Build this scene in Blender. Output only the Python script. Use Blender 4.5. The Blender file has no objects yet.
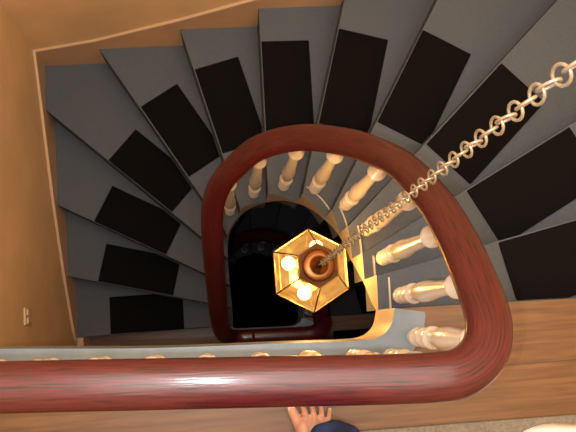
import bpy, bmesh, math, random
from mathutils import Vector, Matrix
from mathutils.geometry import delaunay_2d_cdt
random.seed(7)
C = bpy.context.scene.collection
PI = math.pi
R = .195                      # riser
S = 13 * R                    # storey
H = 1.87255                   # camera height
XL, XR, YT, YB = -.834, 1.42, 1.312, -1.5
ZB, ZC = -2 * S, 2.75

# ---------------------------------------------------------------- materials
def new_mat(name):
    m = bpy.data.materials.new(name); m.use_nodes = True
    nt = m.node_tree; b = nt.nodes['Principled BSDF']
    return m, nt, b
def mat(name, col, rough=.5, metal=0, noise=0, nscale=20, bump=0, coat=0, col2=None, stretch=(1, 1, 1), spec=.5, detail=4):
    m, nt, b = new_mat(name)
    b.inputs['Base Color'].default_value = (*col, 1)
    b.inputs['Roughness'].default_value = rough
    b.inputs['Metallic'].default_value = metal
    b.inputs['Coat Weight'].default_value = coat
    b.inputs['Coat Roughness'].default_value = .12
    b.inputs['Specular IOR Level'].default_value = spec
    if noise or bump:
        tc = nt.nodes.new('ShaderNodeTexCoord'); mp = nt.nodes.new('ShaderNodeMapping')
        mp.inputs['Scale'].default_value = stretch
        nz = nt.nodes.new('ShaderNodeTexNoise'); nz.inputs['Scale'].default_value = nscale; nz.inputs['Detail'].default_value = detail
        nt.links.new(tc.outputs['Object'], mp.inputs[0]); nt.links.new(mp.outputs[0], nz.inputs[0])
        if noise:
            cr = nt.nodes.new('ShaderNodeValToRGB'); c2 = col2 or tuple(c * (1 - noise) for c in col)
            cr.color_ramp.elements[0].position = .32; cr.color_ramp.elements[1].position = .68
            cr.color_ramp.elements[0].color = (*c2, 1); cr.color_ramp.elements[1].color = (*col, 1)
            nt.links.new(nz.outputs[0], cr.inputs[0]); nt.links.new(cr.outputs[0], b.inputs['Base Color'])
        if bump:
            bp = nt.nodes.new('ShaderNodeBump'); bp.inputs['Strength'].default_value = bump; bp.inputs['Distance'].default_value = .003
            nt.links.new(nz.outputs[0], bp.inputs['Height']); nt.links.new(bp.outputs[0], b.inputs['Normal'])
    return m
def wood_floor():
    m, nt, b = new_mat('plank_floor')
    N, L = nt.nodes, nt.links
    tc = N.new('ShaderNodeTexCoord'); sp = N.new('ShaderNodeSeparateXYZ'); L.new(tc.outputs['Object'], sp.inputs[0])
    # slightly turned plank direction, planks .17 m wide running along x
    def mth(op, a, bb=None):
        n = N.new('ShaderNodeMath'); n.operation = op
        for i, v in enumerate((a, bb)):
            if v is None: continue
            if isinstance(v, (int, float)): n.inputs[i].default_value = v
            else: L.new(v, n.inputs[i])
        return n.outputs[0]
    yy = mth('ADD', sp.outputs[1], .148 + 1.7)
    idx = mth('FLOOR', mth('DIVIDE', yy, .17))
    fr = mth('FRACT', mth('DIVIDE', yy, .17))
    seam = mth('LESS_THAN', fr, .018)
    cb = N.new('ShaderNodeCombineXYZ'); L.new(mth('ADD', mth('MULTIPLY', sp.outputs[0], 1.6), mth('MULTIPLY', idx, 3.7)), cb.inputs[0]); L.new(mth('MULTIPLY', yy, 22), cb.inputs[1])
    nz = N.new('ShaderNodeTexNoise'); nz.inputs['Scale'].default_value = 3; nz.inputs['Detail'].default_value = 6; nz.inputs['Distortion'].default_value = .6
    L.new(cb.outputs[0], nz.inputs[0])
    cr = N.new('ShaderNodeValToRGB'); cr.color_ramp.elements[0].position = .3; cr.color_ramp.elements[1].position = .72
    cr.color_ramp.elements[0].color = (.11, .053, .018, 1); cr.color_ramp.elements[1].color = (.205, .106, .038, 1)
    L.new(nz.outputs[0], cr.inputs[0])
    # knots
    vo = N.new('ShaderNodeTexVoronoi'); vo.inputs['Scale'].default_value = 2.3
    mp = N.new('ShaderNodeMapping'); mp.inputs['Location'].default_value = (.33, .12, 0); L.new(tc.outputs['Object'], mp.inputs[0]); L.new(mp.outputs[0], vo.inputs[0])
    kn = mth('LESS_THAN', vo.outputs['Distance'], .03)
    mx = N.new('ShaderNodeMixRGB'); mx.inputs[2].default_value = (.07, .03, .012, 1)
    L.new(mth('MINIMUM', mth('ADD', mth('MULTIPLY', seam, .8), mth('MULTIPLY', kn, .45)), 1), mx.inputs[0]); L.new(cr.outputs[0], mx.inputs[1])
    L.new(mx.outputs[0], b.inputs['Base Color']); b.inputs['Roughness'].default_value = .42
    return m
def rail_mat():
    m, nt, b = new_mat('polished_mahogany')
    N, L = nt.nodes, nt.links
    uv = N.new('ShaderNodeUVMap'); mp = N.new('ShaderNodeMapping'); mp.inputs['Scale'].default_value = (4.5, 130, 1)
    nz = N.new('ShaderNodeTexNoise'); nz.inputs['Scale'].default_value = 3; nz.inputs['Detail'].default_value = 5; nz.inputs['Distortion'].default_value = .3
    L.new(uv.outputs[0], mp.inputs[0]); L.new(mp.outputs[0], nz.inputs[0])
    cr = N.new('ShaderNodeValToRGB'); e = cr.color_ramp.elements
    e[0].position = .32; e[0].color = (.012, .002, .003, 1); e[1].position = .60; e[1].color = (.090, .007, .013, 1)
    x = e.new(.43); x.color = (.052, .006, .007, 1)
    L.new(nz.outputs[0], cr.inputs[0]); L.new(cr.outputs[0], b.inputs['Base Color'])
    b.inputs['Roughness'].default_value = .42; b.inputs['Specular IOR Level'].default_value = .4; b.inputs['Coat Weight'].default_value = .45; b.inputs['Coat Roughness'].default_value = .14
    bp = N.new('ShaderNodeBump'); bp.inputs['Strength'].default_value = .25; bp.inputs['Distance'].default_value = .0012
    L.new(nz.outputs[0], bp.inputs['Height']); L.new(bp.outputs[0], b.inputs['Normal']); L.new(bp.outputs[0], b.inputs['Coat Normal'])
    return m
M = dict(
    tread=mat('grey_blue_carpet', (.122, .148, .178), .95, noise=.18, nscale=240, bump=.3, spec=.1),
    matb=mat('black_rubber_mat', (.0055, .0056, .006), .9, noise=.35, nscale=300, bump=.4, spec=.12),
    shade_tread=mat('shaded_grey_blue_carpet', (.07, .072, .078), .95, noise=.2, nscale=240, bump=.3, spec=.1),  # darkened copy of the tread carpet, the well's shade put into its colour
    shade_paint=mat('shaded_string_paint', (.08, .075, .07), .4, noise=.1, nscale=15),  # cream string paint darkened for the lower flight, shade painted in
    paint=mat('cream_string_paint', (.62, .56, .45), .35, noise=.08, nscale=15),
    blue=mat('grey_blue_floor_paint', (.20, .28, .36), .42, noise=.12, nscale=25),
    white=mat('white_gloss_paint', (.84, .82, .78), .22, coat=.4, noise=.05, nscale=30),
    wall=mat('ochre_sponged_wall', (.88, .62, .33), .7, noise=.16, nscale=3.2, bump=.15, detail=6),
    skirt=mat('tan_skirting_paint', (.72, .46, .25), .4, noise=.12, nscale=8),
    bead=mat('pale_bead_paint', (.68, .50, .33), .35),
    ceil=mat('ceiling_plaster', (.72, .62, .48), .85, noise=.05, nscale=5),
    ground=mat('shaded_ground_tiles', (.006, .006, .006), .8, noise=.5, spec=.1, nscale=6),  # near-black colour carries the deep shade at the foot of the well
    brass=mat('aged_brass', (.62, .44, .22), .28, 1, noise=.25, nscale=40),
    chain=mat('pale_brass_chain', (.40, .34, .24), .4, .6, noise=.2, nscale=60),
    plate=mat('brown_glass_plate', (.15, .060, .016), .7, 0, spec=.1, noise=.5, nscale=40),
    copper=mat('copper_cap', (.26, .10, .035), .33, 1, noise=.3, nscale=25),
    carpet=mat('grey_landing_carpet', (.26, .24, .20), .97, noise=.3, nscale=120, bump=.6, spec=.1),
    towel=mat('white_towel', (.98, .98, .98), .8, bump=.5, nscale=200),
    skin=mat('skin', (.62, .33, .22), .5, noise=.15, nscale=25),
    nail=mat('toenail', (.75, .5, .42), .3),
    jeans=mat('navy_trouser_cloth', (.02, .05, .16), .85, noise=.5, nscale=18, col2=(.003, .006, .02)),
    shirt=mat('grey_shirt_cloth', (.12, .12, .13), .9, noise=.2, nscale=30),
    hair=mat('brown_hair', (.05, .028, .015), .6, noise=.4, nscale=60),
    switch=mat('ivory_switch_plastic', (.72, .58, .38), .35),
    plank=wood_floor(), rail=rail_mat())
def glow(name, col, s):
    m, nt, b = new_mat(name); b.inputs['Base Color'].default_value = (*col, 1)
    b.inputs['Emission Color'].default_value = (*col, 1); b.inputs['Emission Strength'].default_value = s
    return m
M['bulb'] = glow('lit_bulb', (1, .72, .34), 45)
def amber():
    m = bpy.data.materials.new('amber_glass'); m.use_nodes = True; nt = m.node_tree; N, L = nt.nodes, nt.links
    b = N['Principled BSDF']; N.remove(b); out = N['Material Output']
    tr = N.new('ShaderNodeBsdfTransparent'); tr.inputs[0].default_value = (1, .78, .42, 1)
    em = N.new('ShaderNodeEmission'); gl = N.new('ShaderNodeBsdfGlossy'); gl.inputs['Roughness'].default_value = .15
    tc = N.new('ShaderNodeTexCoord'); nz = N.new('ShaderNodeTexNoise'); nz.inputs['Scale'].default_value = 22; L.new(tc.outputs['Object'], nz.inputs[0])
    cr = N.new('ShaderNodeValToRGB'); cr.color_ramp.elements[0].position = .3; cr.color_ramp.elements[1].position = .7
    cr.color_ramp.elements[0].color = (.75, .30, .05, 1); cr.color_ramp.elements[1].color = (.95, .50, .14, 1)
    L.new(nz.outputs[0], cr.inputs[0]); L.new(cr.outputs[0], em.inputs[0]); em.inputs[1].default_value = .95
    m1 = N.new('ShaderNodeMixShader'); m1.inputs[0].default_value = .72; L.new(tr.outputs[0], m1.inputs[1]); L.new(em.outputs[0], m1.inputs[2])
    m2 = N.new('ShaderNodeMixShader'); m2.inputs[0].default_value = .07; L.new(m1.outputs[0], m2.inputs[1]); L.new(gl.outputs[0], m2.inputs[2])
    L.new(m2.outputs[0], out.inputs[0]); return m
M['amber'] = amber()

# ---------------------------------------------------------------- helpers
def obj(name, bm, m, parent=None, smooth=False, recalc=True):
    if recalc: bmesh.ops.recalc_face_normals(bm, faces=bm.faces)
    me = bpy.data.meshes.new(name); bm.to_mesh(me); bm.free()
    for x in (m if isinstance(m, (list, tuple)) else [m]): me.materials.append(x)
    if smooth:
        for p in me.polygons: p.use_smooth = True
    o = bpy.data.objects.new(name, me); C.objects.link(o)
    if parent: o.parent = parent
    return o
def recenter(o):
    """put a mesh's origin at its base"""
    vs = [v.co for v in o.data.vertices]
    c = Vector(((min(v.x for v in vs) + max(v.x for v in vs)) / 2, (min(v.y for v in vs) + max(v.y for v in vs)) / 2, min(v.z for v in vs)))
    o.data.transform(Matrix.Translation(-c)); o.location = o.location + c
def thing(name, label, cat, loc=(0, 0, 0), group=None):
    o = bpy.data.objects.new(name, None); o.empty_display_size = .05; C.objects.link(o); o.location = loc
    tag(o, label, cat, group); return o
def tag(o, label, cat, group=None, kind=None):
    o['label'] = label; o['category'] = cat
    if group: o['group'] = group
    if kind: o['kind'] = kind
def struct(o, label=None, cat=None):
    o['kind'] = 'structure'
    if label: o['label'] = label
    if cat: o['category'] = cat
    return o
def box(bm, x0, x1, y0, y1, z0, z1, mi=0, rot=0):
    vs = [bm.verts.new((x, y, z)) for z in (z0, z1) for x, y in ((x0, y0), (x1, y0), (x1, y1), (x0, y1))]
    fs = [(3, 2, 1, 0), (4, 5, 6, 7), (0, 1, 5, 4), (1, 2, 6, 5), (2, 3, 7, 6), (3, 0, 4, 7)]
    for f in fs: bm.faces.new([vs[i] for i in f]).material_index = mi
    return vs
def prism(bm, pts, z0, z1, mi=0):
    """closed polygon prism, may be concave"""
    n = len(pts)
    if isinstance(z0, (int, float)): z0 = [z0] * n
    if isinstance(z1, (int, float)): z1 = [z1] * n
    lo = [bm.verts.new((p[0], p[1], z)) for p, z in zip(pts, z0)]
    hi = [bm.verts.new((p[0], p[1], z)) for p, z in zip(pts, z1)]
    res = delaunay_2d_cdt([Vector(p[:2]) for p in pts], [], [list(range(n))], 1, 1e-6)
    if len(res[0]) == n:
        idx = [o[0] for o in res[3]]
        for f in res[2]:
            a = [idx[i] for i in f]
            bm.faces.new([hi[i] for i in a]).material_index = mi
            bm.faces.new([lo[i] for i in reversed(a)]).material_index = mi
    else:
        bm.faces.new(hi).material_index = mi; bm.faces.new(lo[::-1]).material_index = mi
    for i in range(n):
        j = (i + 1) % n
        bm.faces.new((lo[i], lo[j], hi[j], hi[i])).material_index = mi
def lathe(bm, prof, cx=0, cy=0, seg=20, mi=0, cap=True):
    rings = []
    for r, z in prof:
        rings.append([bm.verts.new((cx + r * math.cos(2 * PI * i / seg), cy + r * math.sin(2 * PI * i / seg), z)) for i in range(seg)])
    for a, b in zip(rings, rings[1:]):
        for i in range(seg):
            j = (i + 1) % seg; bm.faces.new((a[i], a[j], b[j], b[i])).material_index = mi
    if cap:
        bm.faces.new(rings[0][::-1]).material_index = mi; bm.faces.new(rings[-1]).material_index = mi
def tube(bm, pts, rad, seg=8, closed=False, mi=0):
    pts = [Vector(p) for p in pts]; n = len(pts); rings = []
    rads = rad if isinstance(rad, (list, tuple)) else [rad] * n
    prev = None
    for i, p in enumerate(pts):
        if closed: t = (pts[(i + 1) % n] - pts[i - 1])
        else: t = pts[min(i + 1, n - 1)] - pts[max(i - 1, 0)]
        t.normalize()
        if prev is None: u = t.orthogonal().normalized()
        else: u = (prev - t * prev.dot(t)).normalized()
        prev = u; v = t.cross(u)
        rings.append([bm.verts.new(p + (u * math.cos(2 * PI * k / seg) + v * math.sin(2 * PI * k / seg)) * rads[i]) for k in range(seg)])
    pairs = list(zip(rings, rings[1:])) + ([(rings[-1], rings[0])] if closed else [])
    for a, b in pairs:
        off = 0
        if closed and a is rings[-1]:
            off = min(range(seg), key=lambda o: (a[0].co - b[o].co).length)
        for k in range(seg):
            bm.faces.new((a[k], a[(k + 1) % seg], b[(k + 1 + off) % seg], b[(k + off) % seg])).material_index = mi
    if not closed:
        bm.faces.new(rings[0][::-1]).material_index = mi; bm.faces.new(rings[-1]).material_index = mi
def catmull(P, n=10):
    P = [Vector(p) for p in P]; out = []
    for i in range(len(P) - 1):
        p0, p1, p2, p3 = P[max(i - 1, 0)], P[i], P[i + 1], P[min(i + 2, len(P) - 1)]
        for j in range(n):
            t = j / n
            out.append(.5 * ((2 * p1) + (p2 - p0) * t + (2 * p0 - 5 * p1 + 4 * p2 - p3) * t * t + (3 * p1 - p0 - 3 * p2 + p3) * t ** 3))
    out.append(P[-1]); return out

# ---------------------------------------------------------------- stair plan
# edge of the stair well beside the flight, walked downwards from the upper floor
WELL = catmull([(.406, .012), (.409, .1), (.409, .2), (.404, .29), (.380, .38), (.332, .452), (.262, .502), (.192, .521), (.108, .516),
                (.042, .478), (.003, .412), (-.006, .329), (-.004, .2), (0, .1), (0, 0)], 8)
NOSE = {0: ((.672, .012), (.869, .008)), 1: ((.778, .184), (.988, .228)), 2: ((.725, .352), (1.088, .542)), 3: ((.679, .553), (.973, .827)),
        4: ((.547, .662), (.767, 1.033)), 5: ((.379, .754), (.487, 1.128)), 6: ((.183, .783), (.189, 1.161)), 7: ((-.006, .763), (-.099, 1.119)),
        8: ((-.151, .667), (-.361, 1.019)), 9: ((-.254, .55), (-.545, .82)), 10: ((-.303, .364), (-.655, .557)), 11: ((-.118, .123), (-.679, .27)),
        12: ((-.121, -.006), (-.654, -.006))}
def inner_hit(k):
    (ax, ay), (bx, by) = NOSE[k]; best = None
    dx, dy = bx - ax, by - ay
    for i in range(len(WELL) - 1):
        p, q = WELL[i], WELL[i + 1]
        s0 = (p.x - ax) * dy - (p.y - ay) * dx; s1 = (q.x - ax) * dy - (q.y - ay) * dx
        if s0 * s1 <= 0 and s0 != s1:
            t = s0 / (s0 - s1); h = p.lerp(q, t); d = (h - Vector((ax, ay))).length
            if best is None or d < best[0]: best = (d, i + t, h)
    if best is None: return (0, WELL[0]) if k == 0 else (len(WELL) - 1, WELL[-1])
    return best[1], best[2]
def outer_hit(k):
    (ax, ay), (bx, by) = NOSE[k]; dx, dy = bx - ax, by - ay; c = []
    for lim, a, d in ((XL, ax, dx), (XR, ax, dx), (YT, ay, dy)):
        if abs(d) > 1e-6:
            t = (lim - a) / d
            if t > 0:
                x, y = ax + dx * t, ay + dy * t
                if XL - 1e-4 <= x <= XR + 1e-4 and y <= YT + 1e-4: c.append((t, Vector((x, y))))
    return min(c, key=lambda q: q[0])[1]
INN = {k: inner_hit(k) for k in NOSE}; INN[0] = (0, WELL[0]); INN[12] = (len(WELL) - 1, WELL[-1])
OUT = {k: outer_hit(k) for k in NOSE}
def peri(p):   # position round the outer walls, walked downwards
    if abs(p.x - XR) < 1e-3: return p.y
    if abs(p.y - YT) < 1e-3: return YT + (XR - p.x)
    return YT + (XR - XL) + (YT - p.y)
CORN = [(YT, Vector((XR, YT))), (YT + XR - XL, Vector((XL, YT)))]
def well_between(i0, i1):
    pts = [INN_at(i0)]
    pts += [WELL[i] for i in range(int(math.floor(i0)) + 1, int(math.ceil(i1)))]
    pts.append(INN_at(i1)); return pts
def INN_at(f):
    i = min(int(f), len(WELL) - 2); return WELL[i].lerp(WELL[i + 1], f - i)
def tread_poly(k):
    i0, i1 = INN[k - 1][0], INN[k][0]
    a = well_between(i0, i1)
    o0, o1 = OUT[k - 1], OUT[k]
    mid = [c for s, c in CORN if peri(o0) + 1e-3 < s < peri(o1) - 1e-3]
    ins = lambda p: Vector((min(max(p.x, XL + .0045), XR - .004), min(p.y, YT - .0045)))
    return a + [ins(p) for p in [o1] + mid[::-1] + [o0]]
def pitch(f):   # height of the nosing line at well parameter f
    for k in range(1, 13):
        if f <= INN[k][0]:
            a, b = INN[k - 1][0], INN[k][0]; return -R * (k - 1 + (f - a) / (b - a))
    return -12 * R
def offs(P, d):
    out = []
    for i, p in enumerate(P):
        t = (P[min(i + 1, len(P) - 1)] - P[max(i - 1, 0)]).normalized(); out.append(p + Vector((t.y, -t.x)) * d)
    return out

def topface(o):
    for p in o.data.polygons:
        if p.normal.z > .9: p.material_index = 1
    return o
def make_stair(label, tm='tread', pm='paint'):
    t = thing('staircase', label, 'staircase', (.2, .3, 0))
    for k in range(1, 13):
        bm = bmesh.new()
        pts = [(p.x - .2, p.y - .3) for p in tread_poly(k)]
        prism(bm, pts, -(k + 1) * R - .02 if k < 12 else -13 * R, -k * R)
        obj('step', bm, M[tm], t)
    # cut string closing the step ends round the well
    bm = bmesh.new()
    for k in range(1, 13):
        f0, f1 = INN[k - 1][0], INN[k][0]
        a = well_between(f0, f1)
        fs = [f0] + [i for i in range(int(math.floor(f0)) + 1, int(math.ceil(f1)))] + [f1]
        b = offs(a, -.006)
        poly = a + b[::-1]; zb = [pitch(f) - .225 for f in fs]
        prism(bm, [(p.x - .2, p.y - .3) for p in poly], zb + zb[::-1], -k * R + .001)
    bmesh.ops.remove_doubles(bm, verts=bm.verts, dist=1e-5)
    topface(obj('string_board', bm, [M[pm], M[tm]], t))
    for k in range(1, 6):
        bm = bmesh.new(); a = well_between(INN[k - 1][0], INN[k][0])[:-1] if k < 5 else well_between(INN[k - 1][0], INN[k][0]); x, y = offs(a, .024), offs(a, .029)
        prism(bm, [(p.x - .2, p.y - .3) for p in x + y[::-1]], -k * R - .001, -k * R + .008)
        obj('nosing_strip', bm, M[pm], t)
    return t
def dup(root, dz, label=None, group=None):
    r = root.copy(); C.objects.link(r); r.location.z += dz
    if label: r['label'] = label
    if group: r['group'] = group
    for ch in list(root.children):
        c = ch.copy(); C.objects.link(c); c.parent = r
        for g in list(ch.children):
            d = g.copy(); C.objects.link(d); d.parent = c
    return r
st = make_stair('winding stair flight carpeted grey-blue, curling from the upper plank floor down the orange wall')
st2 = make_stair('dark lower winding stair flight seen down through the stair well, below the lower landing', 'shade_tread', 'shade_paint'); st2.location.z -= S

# ---------------------------------------------------------------- floors
EDGE = catmull([(XL, -.008), (-.55, -.021), (-.2, -.045), (.16, -.058), (.30, -.064), (.36, -.058), (.393, -.03), (.406, .012)], 6)
o0 = OUT[0]
def slab(name, poly, z, th, m=None):
    bm = bmesh.new(); prism(bm, [(p[0], p[1]) for p in poly], z - th, z); return struct(obj(name, bm, m or M['plank']))
top_poly = list(EDGE) + [Vector((XR, o0.y)), Vector((XR, YB)), Vector((XL, YB))]
slab('floor', top_poly, 0, .19)
LEDGE = catmull([(0, -.004), (.006, -.018), (.03, -.026), (.16, -.030), (.33, -.034), (.37, -.028), (.395, -.012), (.406, .012)], 6)
low_poly = [Vector((XL, -.006))] + list(LEDGE) + [Vector((XR, o0.y)), Vector((XR, YB)), Vector((XL, YB))]
slab('floor', low_poly, -S, .19)
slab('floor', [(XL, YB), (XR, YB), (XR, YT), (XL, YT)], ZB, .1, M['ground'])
# painted border round the well on the upper floor, with a fascia below
bm = bmesh.new(); e = list(EDGE); q = offs(e, .076); q[-1] = Vector((.478, o0.y + .002)); q[0] = Vector((XL, -.085))
prism(bm, [(p.x, p.y) for p in e + q[::-1]], -.001, .003); struct(obj('trim_1', bm, M['blue']))
bm = bmesh.new(); i = offs(e, -.004)
prism(bm, [(p.x, p.y) for p in e + i[::-1]], -.24, .004); t2 = topface(struct(obj('trim_2', bm, [M['paint'], M['blue']])))
for p in t2.data.polygons:
    if p.center.x < .33: p.material_index = 1
bm = bmesh.new(); e = list(LEDGE); q = offs(e, .07)
prism(bm, [(p.x, p.y) for p in e + q[::-1]], -S - .001, -S + .003); struct(obj('trim_3', bm, M['blue']))
bm = bmesh.new(); i = offs(e, -.004)
prism(bm, [(p.x, p.y) for p in e + i[::-1]], -S - .24, -S + .004); topface(struct(obj('trim_4', bm, [M['paint'], M['blue']])))
# ---------------------------------------------------------------- walls
def wall(name, x0, x1, y0, y1, z0=ZB - .1, z1=ZC, m=None):
    bm = bmesh.new(); box(bm, x0, x1, y0, y1, z0, z1); return struct(obj(name, bm, m or M['wall']))
wall('wall_left', XL - .1, XL, YB - .1, YT + .1)
wall('wall_back', XL, XR, YT, YT + .1)
wall('wall_right', XR, XR + .1, YB - .1, YT + .1)
wall('wall_front', XL, XR, YB - .1, YB)
wall('ceiling', XL, XR, YB, YT, ZC, ZC + .1, M['ceil'])
# sloping skirtings beside the flight
def skirt(name, pts, wallaxis, dz=0):
    """pts = (along, ztop); board from under the steps to ztop with a pale bead on top"""
    bm = bmesh.new()
    def quadstrip(t0, t1, zlo, zhi, mi):
        vs = []
        for a, z in pts:
            row = []
            for t, zz in ((t0, zlo), (t1, zlo), (t1, zhi), (t0, zhi)):
                h = z + zz + dz
                row.append(bm.verts.new((XL + t, a, h) if wallaxis == 'x' else (a, YT - t, h)))
            vs.append(row)
        for r0, r1 in zip(vs, vs[1:]):
            for i in range(4):
                j = (i + 1) % 4; bm.faces.new((r0[i], r0[j], r1[j], r1[i])).material_index = mi
        bm.faces.new(vs[0][::-1]).material_index = mi; bm.faces.new(vs[-1]).material_index = mi
    quadstrip(0, .004, -.34, 0, 0); quadstrip(0, .012, 0, .014, 1)
    return struct(obj(name, bm, [M['skirt'], M['bead']]))
up = .10
sk_left = [(YT - .001, -8.5 * R + up), (1.1, -9 * R + up), (.661, -10 * R + up), (.306, -11 * R + up), (.02, -12 * R + up), (-.03, -12.3 * R + up)]
sk_back = [(XR, -2.75 * R + up), (.93, -4 * R + up), (.515, -5 * R + up), (.194, -6 * R + up), (-.146, -7 * R + up), (-.535, -8 * R + up), (XL + .012, -8.5 * R + up)]
skirt('baseboard_left', sk_left, 'x'); skirt('baseboard_back', sk_back, 'y')
# short plinth block that ends the sloping skirting on the lower landing
bm = bmesh.new(); box(bm, XL, XL + .035, -.075, -.01, -S, -S + .20); struct(obj('trim_5', bm, M['bead']))
bm = bmesh.new(); box(bm, XL, XL + .014, YB, -.075, -S, -S + .13); struct(obj('baseboard_left_landing', bm, M['skirt'])).name = 'baseboard_left'

# ---------------------------------------------------------------- mats on the steps
def clip(poly, a, b, keep):   # keep the side of line a-b where sign == keep
    out = []
    def s(p): return ((b[0] - a[0]) * (p[1] - a[1]) - (b[1] - a[1]) * (p[0] - a[0])) * keep
    for i in range(len(poly)):
        p, q = poly[i], poly[(i + 1) % len(poly)]
        sp, sq = s(p), s(q)
        if sp >= 0: out.append(p)
        if (sp >= 0) != (sq >= 0):
            t = sp / (sp - sq); out.append((p[0] + (q[0] - p[0]) * t, p[1] + (q[1] - p[1]) * t))
    return out
MOUT = {12: (-.654, -.010), 11: (-.679, .27), 10: (-.655, .557), 9: (-.545, .82), 8: (-.361, 1.019), 7: (-.099, 1.119), 6: (.189, 1.161),
        5: (.487, 1.128), 4: (.767, 1.033), 3: (.973, .827), 2: (1.092, .544), 1: (1.14, .26)}
ML, MW = .395, .199
def mat_poly(k):
    o = Vector(MOUT[k]); (ax, ay), (bx, by) = NOSE[k]
    d = (Vector((ax, ay)) - Vector((bx, by))).normalized()          # inward along the nosing
    n = Vector((-d.y, d.x))                                          # towards the step above
    prev = Vector(NOSE[k - 1][1])
    if (prev - o).dot(n) < 0: n = -n
    a = Vector(NOSE[k][0]); o = a + d * (o - a).dot(d)
    p0 = o + n * .004
    pl = [tuple(p0), tuple(p0 + d * ML), tuple(p0 + d * ML + n * MW), tuple(p0 + n * MW)]
    (a0, a1) = NOSE[k - 1]; a0, a1 = Vector(a0), Vector(a1)
    nn = Vector((-(a1 - a0).y, (a1 - a0).x)).normalized()
    sgn = 1 if (o - a0).dot(nn) > 0 else -1
    sh = nn * sgn * .003
    return clip(pl, a0 + sh, a1 + sh, sgn)
where = {1: 'first step below the upper plank floor', 2: 'second step down from the upper plank floor', 3: 'third step down, crossed by the hanging chain',
         4: 'fourth step down, just before the chain', 5: 'fifth step down, right of the topmost bend', 6: 'sixth step down, square to the top of the rail bend',
         7: 'seventh step down, left of the rail bend top', 8: 'eighth step down, leaning left before the wall corner', 9: 'ninth step down, pointing into the orange wall corner',
         10: 'tenth step down, beside the left wall', 11: 'second last step before the lower landing', 12: 'last step, next to the lower wooden landing'}
def make_mat(k, dz, label, group):
    pl = mat_poly(k); cx = sum(p[0] for p in pl) / len(pl); cy = sum(p[1] for p in pl) / len(pl)
    bm = bmesh.new(); prism(bm, [(p[0] - cx, p[1] - cy) for p in pl], 0, .007)
    bmesh.ops.remove_doubles(bm, verts=bm.verts, dist=1e-4)
    o = obj('stair_mat', bm, M['matb']); o.location = (cx, cy, -k * R + dz)
    md = o.modifiers.new('b', 'BEVEL'); md.width = .002; md.segments = 1
    tag(o, label, 'mat', group); return o
for k in range(1, 13): make_mat(k, 0, 'black stair mat on the ' + where[k], 'black mats on the upper stair flight')
lw = {1: 'first', 2: 'second'}
for k in (1, 2): make_mat(k, -S, 'dark stair mat glimpsed through the well on the %s step of the lower flight' % lw[k], 'mats on the lower stair flight')

bm = bmesh.new(); prism(bm, [(.58, -.075), (1.12, -.075), (1.12, -.45), (.58, -.45)], 0, .008)
o = obj('door_mat', bm, M['matb']); o.location.z = -S; recenter(o)
tag(o, 'large black mat on the lower wooden landing, glimpsed right of the lantern', 'mat')
# ---------------------------------------------------------------- balustrade
def rail_path(first):
    P = []
    if first: P += [(XL + .002, -.050, .61), (-.6, -.061, .61), (-.35, -.073, .61), (-.1, -.087, .61), (.1, -.098, .61), (.24, -.106, .61), (.33, -.109, .61), (.38, -.104, .605), (.42, -.08, .59), (.442, -.045, .57)]
    else: P += [(.10, -.068, .60), (.24, -.072, .60), (.35, -.075, .60), (.405, -.070, .60), (.44, -.05, .59), (.455, -.025, .57)]
    P += [(.452, 0, .535), (.457, .086, .45), (.46, .156, .365), (.459, .231, .265), (.442, .345, .09), (.412, .415, -.05), (.35, .484, -.19), (.241, .547, -.365),
          (.123, .555, -.50), (.045, .526, -.63), (-.012, .485, -.74), (-.045, .42, -.86), (-.055, .3, -1.03), (-.055, .15, -1.30), (-.055, .06, -1.48), (-.053, .01, -1.62), (-.042, -.033, -1.78), (-.012, -.058, -1.90),
          (.03, -.066, -1.935), (.10, -.068, -1.935)]
    return [Vector(p) for p in P]
def rail_z(P, x, y, zlo, zhi):
    return min((p for p in P if zlo <= p.z <= zhi), key=lambda p: (p.x - x) ** 2 + (p.y - y) ** 2)
SEC = []
for i in range(28):           # wide rounded grip, flat and narrower underneath
    a = 2 * PI * i / 28; c, s = math.cos(a), math.sin(a)
    x = .041 * math.copysign(abs(c) ** .75, c)
    z = (.030 * math.copysign(abs(s) ** .95, s)) if s > 0 else .022 * math.copysign(abs(s) ** .5, s)
    if z < -.012: x *= .78
    SEC.append((x * 1.0, z))
def make_rail(P, parent, name='handrail'):
    bm = bmesh.new(); uvl = bm.loops.layers.uv.new('UVMap'); rows = []; L = 0; n = len(SEC)
    for i, p in enumerate(P):
        t = P[min(i + 1, len(P) - 1)] - P[max(i - 1, 0)]; h = Vector((t.x, t.y, 0)).normalized(); t.normalize()
        side = Vector((h.y, -h.x, 0)); upv = side.cross(t).normalized()
        if upv.z < 0: upv = -upv
        upv = upv.lerp(Vector((0, 0, 1)), .35).normalized()
        if i: L += (p - P[i - 1]).length
        rows.append(([bm.verts.new(p + side * a + upv * b) for a, b in SEC], L))
    for (r0, l0), (r1, l1) in zip(rows, rows[1:]):
        for k in range(n):
            j = (k + 1) % n; f = bm.faces.new((r0[k], r0[j], r1[j], r1[k]))
            for lp, uv in zip(f.loops, ((l0, k / n * .25), (l0, (k + 1) / n * .25), (l1, (k + 1) / n * .25), (l1, k / n * .25))): lp[uvl].uv = uv
    bm.faces.new(rows[0][0][::-1]); bm.faces.new(rows[-1][0])
    return obj(name, bm, M['rail'], parent, smooth=True)
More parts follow.
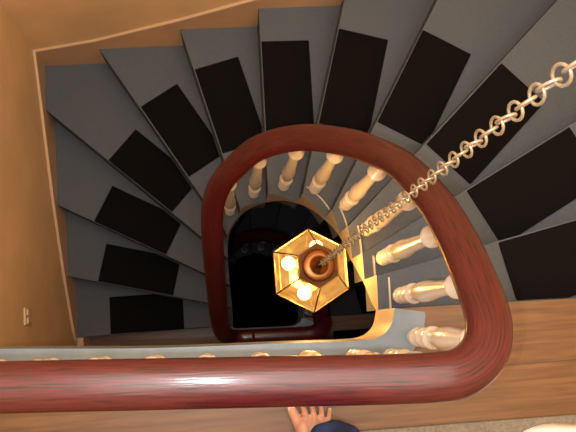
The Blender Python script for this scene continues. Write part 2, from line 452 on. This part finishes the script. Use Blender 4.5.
def baluster_mesh(h):
    """h = floor to underside of the rail"""
    bm = bmesh.new()
    e = h - .57
    pr = [(.017, 0), (.0175, .02), (.020, .03), (.022, .037), (.024, .046), (.022, .055), (.018, .062), (.0145, .075), (.015, .088), (.020, .098), (.0245, .107), (.0215, .116), (.0175, .124), (.0165, .15),
          (.018, .165), (.024, .175), (.0270, .183), (.0245, .190), (.0180, .198), (.0195, .225), (.0245, .262), (.0255, .30), (.0240, .34), (.0195, .39), (.0160, .43 + e * .5),
          (.0145, .45 + e * .6), (.0150, .462 + e * .7), (.0250, .472 + e * .7), (.0270, .481 + e * .7), (.0250, .490 + e * .7), (.0165, .496 + e * .8), (.0155, .52 + e), (.018, .545 + e), (.020, h)]
    lathe(bm, pr, seg=20)
    me = bpy.data.meshes.new('baluster'); bmesh.ops.recalc_face_normals(bm, faces=bm.faces); bm.to_mesh(me); bm.free()
    me.materials.append(M['white'])
    for p in me.polygons: p.use_smooth = len(p.vertices) == 4 and p.center.z > .031
    return me
STRAIGHT_X = [-.77, -.66, -.535, -.418, -.30, -.178, -.062, .058, .172, .285, .385]
FLIGHT = [(.444, -.060, 0), (.458, .046, 1), (.459, .165, 2), (.452, .275, 3), (.423, .39, 4), (.342, .487, 5), (.241, .540, 6), (.126, .549, 7), (.022, .508, 8), (-.043, .415, 9), (-.055, .30, 10), (-.055, .17, 11), (-.055, .047, 12)]
def make_balustrade(first, dz, label):
    t = thing('balustrade', label, 'balustrade', (.2, -.1, dz))
    path = catmull(rail_path(first), 8); P = [p - Vector((.2, -.1, 0)) for p in path]
    make_rail(P, t)
    pos = []
    if first: pos += [(x, -.088 - .045 * x if x < .3 else -.105, 0) for x in STRAIGHT_X[:-1]] + [(.375, -.106, 0)]
    else: pos += [(.18, -.070, 0), (.30, -.073, 0), (.405, -.068, 0)]
    pos += FLIGHT
    pos += [(-.03, -.046, 13), (.06, -.067, 13)]
    for x, y, k in pos:
        z0 = -k * R; c = min((p for p in path if (-1.2 < z0 < .1 or True) and abs(p.z - z0 - .75) < .35), key=lambda p: (p.x - x) ** 2 + (p.y - y) ** 2)
        if k in (0, 13): z0 += .003
        h = round(c.z - .018 - z0, 3)
        o = bpy.data.objects.new('baluster', baluster_mesh(h)); C.objects.link(o); o.parent = t; o.location = (x - .2, y + .1, z0)
    return t
make_balustrade(True, 0, 'dark red mahogany handrail on white turned balusters, curling round the upper stair well')
make_balustrade(False, -S, 'dark lower handrail and balusters seen deep in the well beneath the lantern')

# ---------------------------------------------------------------- hanging lantern
LX, LY = .25, .147
lan = thing('hanging_lantern', 'lit hexagonal brass lantern with amber glass hanging on a long chain in the stair well', 'lantern', (LX, LY, -.60))
Z = lambda z: z + .60
ang = [PI / 2 + i * PI / 3 for i in range(6)]
def hexp(r, z): return [Vector((r * math.cos(a), r * math.sin(a), Z(z))) for a in ang]
T, W_, B_ = hexp(.063, -.240), hexp(.127, -.435), hexp(.066, -.575)
bm = bmesh.new()
for i in range(6):
    j = (i + 1) % 6
    for a, b in ((T[i], W_[i]), (W_[i], W_[j]), (W_[i], B_[i]), (B_[i], B_[j]), (T[i], T[j])): tube(bm, [a, b], .0024, 6)
    tube(bm, [T[i].lerp(W_[i], .80), T[j].lerp(W_[j], .80)], .0011, 5)
obj('lantern_frame', bm, M['brass'], lan)
bm = bmesh.new()
for i in range(6):
    j = (i + 1) % 6; bm.faces.new([bm.verts.new(p) for p in (T[i], W_[i], W_[j], T[j])])
obj('upper_pane', bm, M['amber'], lan)
bm = bmesh.new()
for i in range(6):
    j = (i + 1) % 6; bm.faces.new([bm.verts.new(p) for p in (W_[i], B_[i], B_[j], W_[j])])
obj('lower_pane', bm, M['amber'], lan)
bm = bmesh.new()      # hexagonal top plate, then a domed cap with rings
for zz, rr in ((-.238, .065),):
    lo = [bm.verts.new(p) for p in hexp(rr, zz - .004)]; hi = [bm.verts.new(p) for p in hexp(rr, zz)]
    bm.faces.new(hi); bm.faces.new(lo[::-1])
    for i in range(6): bm.faces.new((lo[i], lo[(i + 1) % 6], hi[(i + 1) % 6], hi[i]))
obj('top_plate', bm, M['plate'], lan)
bm = bmesh.new()
lathe(bm, [(x, Z(zz - .025)) for x, zz in ((.044, -.213), (.045, -.208), (.041, -.203), (.038, -.204), (.032, -.196), (.029, -.199), (.022, -.188), (.013, -.184), (.009, -.176), (.005, -.168), (.004, -.155))], seg=28)
obj('cap', bm, M['copper'], lan, smooth=True)
bm = bmesh.new(); lo = [bm.verts.new(p) for p in hexp(.068, -.582)]; hi = [bm.verts.new(p) for p in hexp(.068, -.576)]
bm.faces.new(hi); bm.faces.new(lo[::-1])
for i in range(6): bm.faces.new((lo[i], lo[(i + 1) % 6], hi[(i + 1) % 6], hi[i]))
obj('base_plate', bm, M['brass'], lan)
bm = bmesh.new()
BA = [(161, .074), (247, .074), (76, .070)]
lathe(bm, [(.030, Z(-.574)), (.032, Z(-.562)), (.012, Z(-.555)), (.006, Z(-.55)), (.006, Z(-.241))], seg=12)
for a, rr in BA:
    a = math.radians(a); ca, sa = math.cos(a), math.sin(a)
    tube(bm, [(0, 0, Z(-.50)), (ca * rr * .5, sa * rr * .5, Z(-.515)), (ca * rr, sa * rr, Z(-.50)), (ca * rr, sa * rr, Z(-.47))], .003, 6)
    lathe(bm, [(.009, Z(-.47)), (.010, Z(-.46)), (.0085, Z(-.425))], ca * rr, sa * rr, 10)
obj('candle_arm', bm, M['brass'], lan)
for a, rr in BA:
    a = math.radians(a); bm = bmesh.new()
    lathe(bm, [(.006, 0), (.016, .010), (.021, .022), (.019, .038), (.011, .052), (.003, .058), (.001, .062)], seg=14)
    b = obj('bulb', bm, M['bulb'], lan, smooth=True); b.location = (rr * math.cos(a), rr * math.sin(a), Z(-.425))
# chain: alternating oval links up to a ceiling rose
bm = bmesh.new(); pitchl = .0228; z = -.170; n = 0
while z < ZC - .03:
    th = (n % 2) * PI / 2 + .35 + .12 * math.sin(n * 1.7); pts = []
    for i in range(14):
        a = 2 * PI * i / 14; u, v = .0080 * math.cos(a), .0132 * math.sin(a); k_ = .0100 * (z + .16)
        pts.append((u * math.cos(th) - k_ * .1, u * math.sin(th) + k_, Z(z + v)))
    tube(bm, pts, .00155, 6, closed=True); z += pitchl; n += 1
obj('chain', bm, M['chain'], lan, smooth=True)
bm = bmesh.new(); lathe(bm, [(.006, Z(ZC - .05)), (.03, Z(ZC - .035)), (.05, Z(ZC - .012)), (.055, Z(ZC) - .001)], seg=24)
obj('ceiling_rose', bm, M['brass'], lan, smooth=True)

# ---------------------------------------------------------------- switch on the left wall
sw = thing('light_switch', 'small ivory double light switch on the orange wall above the lower landing', 'light switch', (XL, .093, -1.34))
bm = bmesh.new(); box(bm, 0, .008, -.036, .036, -.055, .055); o = obj('plate', bm, M['switch'], sw); md = o.modifiers.new('b', 'BEVEL'); md.width = .003; md.segments = 2
for y in (-.017, .017):
    bm = bmesh.new(); vs = box(bm, .0, .013, y - .011, y + .011, -.03, .03); vs[2].co.x = .009
    obj('rocker', bm, M['switch'], sw)

# ---------------------------------------------------------------- upper floor: carpet and towel
bm = bmesh.new()
prism(bm, [(.26, -.273), (.60, -.275), (1.0, -.279), (1.38, -.282), (1.38, -1.05), (.26, -1.05)], 0, .012)
o = obj('carpet', bm, M['carpet']); recenter(o); md = o.modifiers.new('b', 'BEVEL'); md.width = .004; md.segments = 2
tag(o, 'grey looped carpet on the upper plank floor at the lower right edge', 'carpet')
bm = bmesh.new(); G = 22
rows = []
for i in range(G + 1):
    row = []
    for j in range(G + 1):
        u, v = i / G, j / G
        x = .69 + .42 * u + .012 * math.sin(v * 9); y = -.312 - .3 * v + .016 * math.sin(u * 3.1 + .4) + .006 * math.sin(u * 13)
        z = .018 + .014 * math.sin(u * 7 + v * 3) ** 2 + .01 * math.sin(v * 11 + u * 2) ** 2
        if i in (0, G) or j in (0, G): z = .013
        row.append(bm.verts.new((x, y, z)))
    rows.append(row)
for i in range(G):
    for j in range(G): bm.faces.new((rows[i][j], rows[i + 1][j], rows[i + 1][j + 1], rows[i][j + 1]))
o = obj('towel', bm, M['towel'], smooth=True); recenter(o)
md = o.modifiers.new('s', 'SOLIDIFY'); md.thickness = .003; md.offset = 1
tag(o, 'crumpled white cloth lying on the grey carpet at the picture corner', 'cloth')

# ---------------------------------------------------------------- the person at the rail
PX, PY = .17, -.21
per = thing('person', 'barefoot person in navy trousers standing behind the handrail, toes under its edge', 'person', (.10, -.42, 0))
def capsule(bm, a, b, ra, rb, seg=12):
    a, b = Vector(a), Vector(b); d = b - a
    ln = d.length
    if ln < 1e-6: d = Vector((0, 0, 1))
    d.normalize(); u = d.orthogonal().normalized(); v = d.cross(u); rings = []
    prof = [(-math.cos(t) * ra, math.sin(t) * ra) for t in [PI / 2 * i / 4 for i in range(1, 5)]] + [(ln + math.sin(t) * rb, math.cos(t) * rb) for t in [PI / 2 * i / 4 for i in range(0, 4)]]
    for s, r in prof: rings.append([bm.verts.new(a + d * s + (u * math.cos(2 * PI * k / seg) + v * math.sin(2 * PI * k / seg)) * r) for k in range(seg)])
    p0, p1 = bm.verts.new(a - d * ra), bm.verts.new(b + d * rb)
    for x, y in zip(rings, rings[1:]):
        for k in range(seg): bm.faces.new((x[k], x[(k + 1) % seg], y[(k + 1) % seg], y[k]))
    for k in range(seg):
        bm.faces.new((p0, rings[0][(k + 1) % seg], rings[0][k])); bm.faces.new((p1, rings[-1][k], rings[-1][(k + 1) % seg]))
def remesh(o, vox, it=6):
    m = o.modifiers.new('r', 'REMESH'); m.mode = 'VOXEL'; m.voxel_size = vox; m.use_smooth_shade = True
    s = o.modifiers.new('s', 'SMOOTH'); s.iterations = it; s.factor = .5
ox, oy = .10, -.42
def W(x, y, z): return (x - ox, y - oy, z)
def foot(bm, tx, ty, hx, hy, side):
    """tip of the second toe, heel; side=+1: little toe towards +across"""
    t, h = Vector((tx, ty, 0)), Vector((hx, hy, 0)); d = (t - h).normalized(); a = Vector((d.y, -d.x, 0)) * side; tips = []
    L = (t - h).length
    P = lambda f, c, z: W(*(h + d * (L * f) + a * c + Vector((0, 0, z))))
    capsule(bm, P(.10, 0, .030), P(.35, .004, .033), .030, .028)
    capsule(bm, P(.3, -.012, .036), P(.74, -.022, .024), .030, .020)
    capsule(bm, P(.3, .014, .028), P(.68, .024, .020), .026, .018)
    capsule(bm, P(.45, .0, .030), P(.72, .002, .023), .028, .021)
    capsule(bm, P(.12, 0, .05), P(.42, -.004, .055), .032, .026)
    for f0, c0, f1, c1, r0, r1, lift in ((.72, -.029, .960, -.042, .0140, .0120, .0), (.74, -.009, .985, -.0150, .0080, .0068, .010), (.73, .007, .955, .0080, .0076, .0064, .009), (.71, .022, .918, .0300, .0072, .0060, .007), (.68, .034, .868, .0490, .0070, .0058, .005)):
        m = (f0 + f1) / 2
        capsule(bm, P(f0, c0, .020), P(m, (c0 + c1) / 2, .019 + lift), r0, r0 * .93); capsule(bm, P(m, (c0 + c1) / 2, .019 + lift), P(f1 - .03, c1, r1 + .001), r0 * .93, r1)
        tips.append((P(f1 - .03, c1, r1 * 1.85 + .001), r1, d))
    return tips
bm = bmesh.new()
tips = foot(bm, .168, -.184, .200, -.43, 1)
foot(bm, -.045, -.36, -.06, -.60, -1)
RA, LA = (.205, -.405, .09), (-.06, -.575, .09)
RK, LK = (.20, -.42, .47), (-.045, -.53, .47); RH, LH = (.165, -.52, .88), (.0, -.55, .88)
for A, K, Hh in ((RA, RK, RH), (LA, LK, LH)):
    capsule(bm, W(A[0], A[1] , .05), W(*A), .035, .034); mid = tuple((p * .35 + q * .65) for p, q in zip(A, K))
    capsule(bm, W(*A), W(mid[0], mid[1] - .015, mid[2]), .034, .052); capsule(bm, W(mid[0], mid[1] - .015, mid[2]), W(*K), .052, .050); capsule(bm, W(*K), W(*Hh), .052, .080)
capsule(bm, W(.035, -.54, .93), W(.13, -.53, .93), .10, .10)
capsule(bm, W(.082, -.535, .95), W(.082, -.52, 1.15), .115, .11)
capsule(bm, W(.04, -.52, 1.2), W(.125, -.52, 1.2), .11, .11); capsule(bm, W(.02, -.51, 1.34), W(.145, -.51, 1.34), .095, .095)
capsule(bm, W(.082, -.50, 1.40), W(.082, -.475, 1.52), .055, .05)
HC = Vector((.082, -.455, 1.60))
capsule(bm, W(HC.x, HC.y - .02, HC.z + .02), W(HC.x, HC.y + .012, HC.z - .01), .088, .078); capsule(bm, W(HC.x, HC.y + .035, HC.z - .055), W(HC.x, HC.y + .02, HC.z - .04), .045, .055)
capsule(bm, W(HC.x, HC.y + .085, HC.z - .005), W(HC.x, HC.y + .1, HC.z - .032), .009, .014)
for s in (-1, 1):
    capsule(bm, W(HC.x + s * .082, HC.y - .01, HC.z - .005), W(HC.x + s * .086, HC.y - .014, HC.z + .02), .012, .014)
    capsule(bm, W(HC.x + s * .02, HC.y + .088, HC.z - .07), W(HC.x, HC.y + .094, HC.z - .07), .007, .009)
    sh = Vector((.082 + s * .165, -.51, 1.37)); el = Vector((.05 + s * .24, -.36, 1.50)); wr = Vector((.0 + s * .085, -.22, 1.74))
    capsule(bm, W(*sh), W(*el), .050, .040); capsule(bm, W(*el), W(*wr), .040, .026)
    pm = wr + Vector((-s * .01, .035, .065)); capsule(bm, W(*wr), W(*pm), .026, .03)
    for q in range(4):
        b0 = pm + Vector((s * .02 - s * .013 * q, .012, .025)); b1 = b0 + Vector((-s * .012, .022, .022 - .003 * abs(q - 1))); b2 = b1 + Vector((-s * .016, .014, -.004))
        capsule(bm, W(*b0), W(*b1), .0095, .0085); capsule(bm, W(*b1), W(*b2), .0085, .0075)
    t0 = wr + Vector((-s * .022, .03, .03)); t1 = t0 + Vector((-s * .02, .02, .018)); t2 = t1 + Vector((-s * .006, .015, .018))
    capsule(bm, W(*t0), W(*t1), .012, .011); capsule(bm, W(*t1), W(*t2), .011, .009)
body = obj('body', bm, M['skin'], per, smooth=True); remesh(body, .0032, 1)
for p, r, d in tips:
    bm = bmesh.new(); u = Vector((d.y, -d.x, 0)); c = Vector(p); vs = []
    for zz in (0, .0016):
        vs.append([bm.verts.new(c + u * math.cos(t) * r * .62 + d * math.sin(t) * r * .62 + Vector((0, 0, zz - .0009))) for t in [2 * PI * i / 12 for i in range(12)]])
    bm.faces.new(vs[1]); bm.faces.new(vs[0][::-1])
    for i in range(12): bm.faces.new((vs[0][i], vs[0][(i + 1) % 12], vs[1][(i + 1) % 12], vs[1][i]))
    obj('toenail', bm, M['nail'], per)
bm = bmesh.new()
for A, K, Hh, fx in ((RA, RK, RH, 1), (LA, LK, LH, 1)):
    capsule(bm, W(A[0], A[1] + .045, .085), W(A[0], A[1] + .01, .14), .064, .062); capsule(bm, W(A[0], A[1] - .01, .06), W(A[0], A[1], .14), .058, .062)
    for q, (dx, dy) in enumerate(((-.010, .131), (.016, .135), (.042, .125), (.050, .085), (-.016, .085), (-.012, .045), (.045, .045))):   # hem pooling over the instep
        capsule(bm, W(A[0] + dx, A[1] + dy, .078 - .004 * (q % 2)), W(A[0] + dx * .4, A[1] + .03, .17), .038, .058)
    capsule(bm, W(A[0], A[1], .14), W(*K), .062, .070); capsule(bm, W(*K), W(*Hh), .070, .098)
capsule(bm, W(.03, -.54, .95), W(.135, -.53, .95), .122, .122)
o = obj('trousers', bm, M['jeans'], per, smooth=True); remesh(o, .008, 5)
bm = bmesh.new()
capsule(bm, W(.082, -.535, 1.0), W(.082, -.52, 1.15), .135, .13); capsule(bm, W(.04, -.52, 1.2), W(.125, -.52, 1.2), .125, .125); capsule(bm, W(.02, -.51, 1.34), W(.145, -.51, 1.34), .108, .108)
for s in (-1, 1):
    sh = Vector((.082 + s * .155, -.51, 1.37)); el = Vector((.05 + s * .24, -.36, 1.50)); m_ = sh.lerp(el, .75); capsule(bm, W(*sh), W(*m_), .066, .056)
o = obj('shirt', bm, M['shirt'], per, smooth=True); remesh(o, .01, 5)
bm = bmesh.new()
capsule(bm, W(HC.x, HC.y - .035, HC.z + .035), W(HC.x, HC.y - .01, HC.z + .045), .090, .082); capsule(bm, W(HC.x, HC.y - .055, HC.z - .02), W(HC.x, HC.y - .04, HC.z + .03), .07, .085)
o = obj('hair', bm, M['hair'], per, smooth=True); remesh(o, .008, 3)
for s in (-1, 1):
    bm = bmesh.new(); bmesh.ops.create_uvsphere(bm, u_segments=12, v_segments=8, radius=.012)
    e = obj('eye', bm, M['towel'], per, smooth=True); e.location = W(HC.x + s * .032, HC.y + .078, HC.z + .005)

# ---------------------------------------------------------------- camera
f = 760; roll = .0708388
n = Vector((232 - 288, 325 - 216, f)).normalized()
ex = (Vector((1, 0, 0)) - n.x * n).normalized(); ey = ex.cross(n)
if ey.y > 0: ey = -ey
c_, s_ = math.cos(roll), math.sin(roll)
EX, EY = ex * c_ + ey * s_, ex * -s_ + ey * c_
right = Vector((EX.x, EY.x, -n.x)); down = Vector((EX.y, EY.y, -n.y)); fwd = Vector((EX.z, EY.z, -n.z))
cam = bpy.data.cameras.new('camera'); co = bpy.data.objects.new('camera', cam); C.objects.link(co)
m3 = Matrix((right, -down, -fwd)).transposed()
co.matrix_world = Matrix.Translation((0, 0, H)) @ m3.to_4x4()
cam.sensor_width = 36; cam.lens = f * 36 / 576; cam.clip_start = .02
bpy.context.scene.camera = co

# ---------------------------------------------------------------- lights
def light(name, typ, loc, e, col, **k):
    l = bpy.data.lights.new(name, typ); l.energy = e; l.color = col
    for a, b in k.items(): setattr(l, a, b)
    o = bpy.data.objects.new(name, l); C.objects.link(o); o.location = loc; return o
light('flash', 'POINT', (-.085, -.03, H + .01), 46, (.90, .95, 1), shadow_soft_size=.012)
light('lantern_light', 'POINT', (LX, LY, -.40), 24, (1, .56, .21), shadow_soft_size=.045)
light('ceiling_glow', 'AREA', (.35, .1, ZC - .05), 51, (1, .88, .75), size=1.9)
w = bpy.data.worlds.new('world'); bpy.context.scene.world = w; w.use_nodes = True
w.node_tree.nodes['Background'].inputs[0].default_value = (.9, .65, .4, 1); w.node_tree.nodes['Background'].inputs[1].default_value = .02
vs = bpy.context.scene.view_settings; vs.view_transform = 'Standard'; vs.look = 'None'; vs.exposure = 0
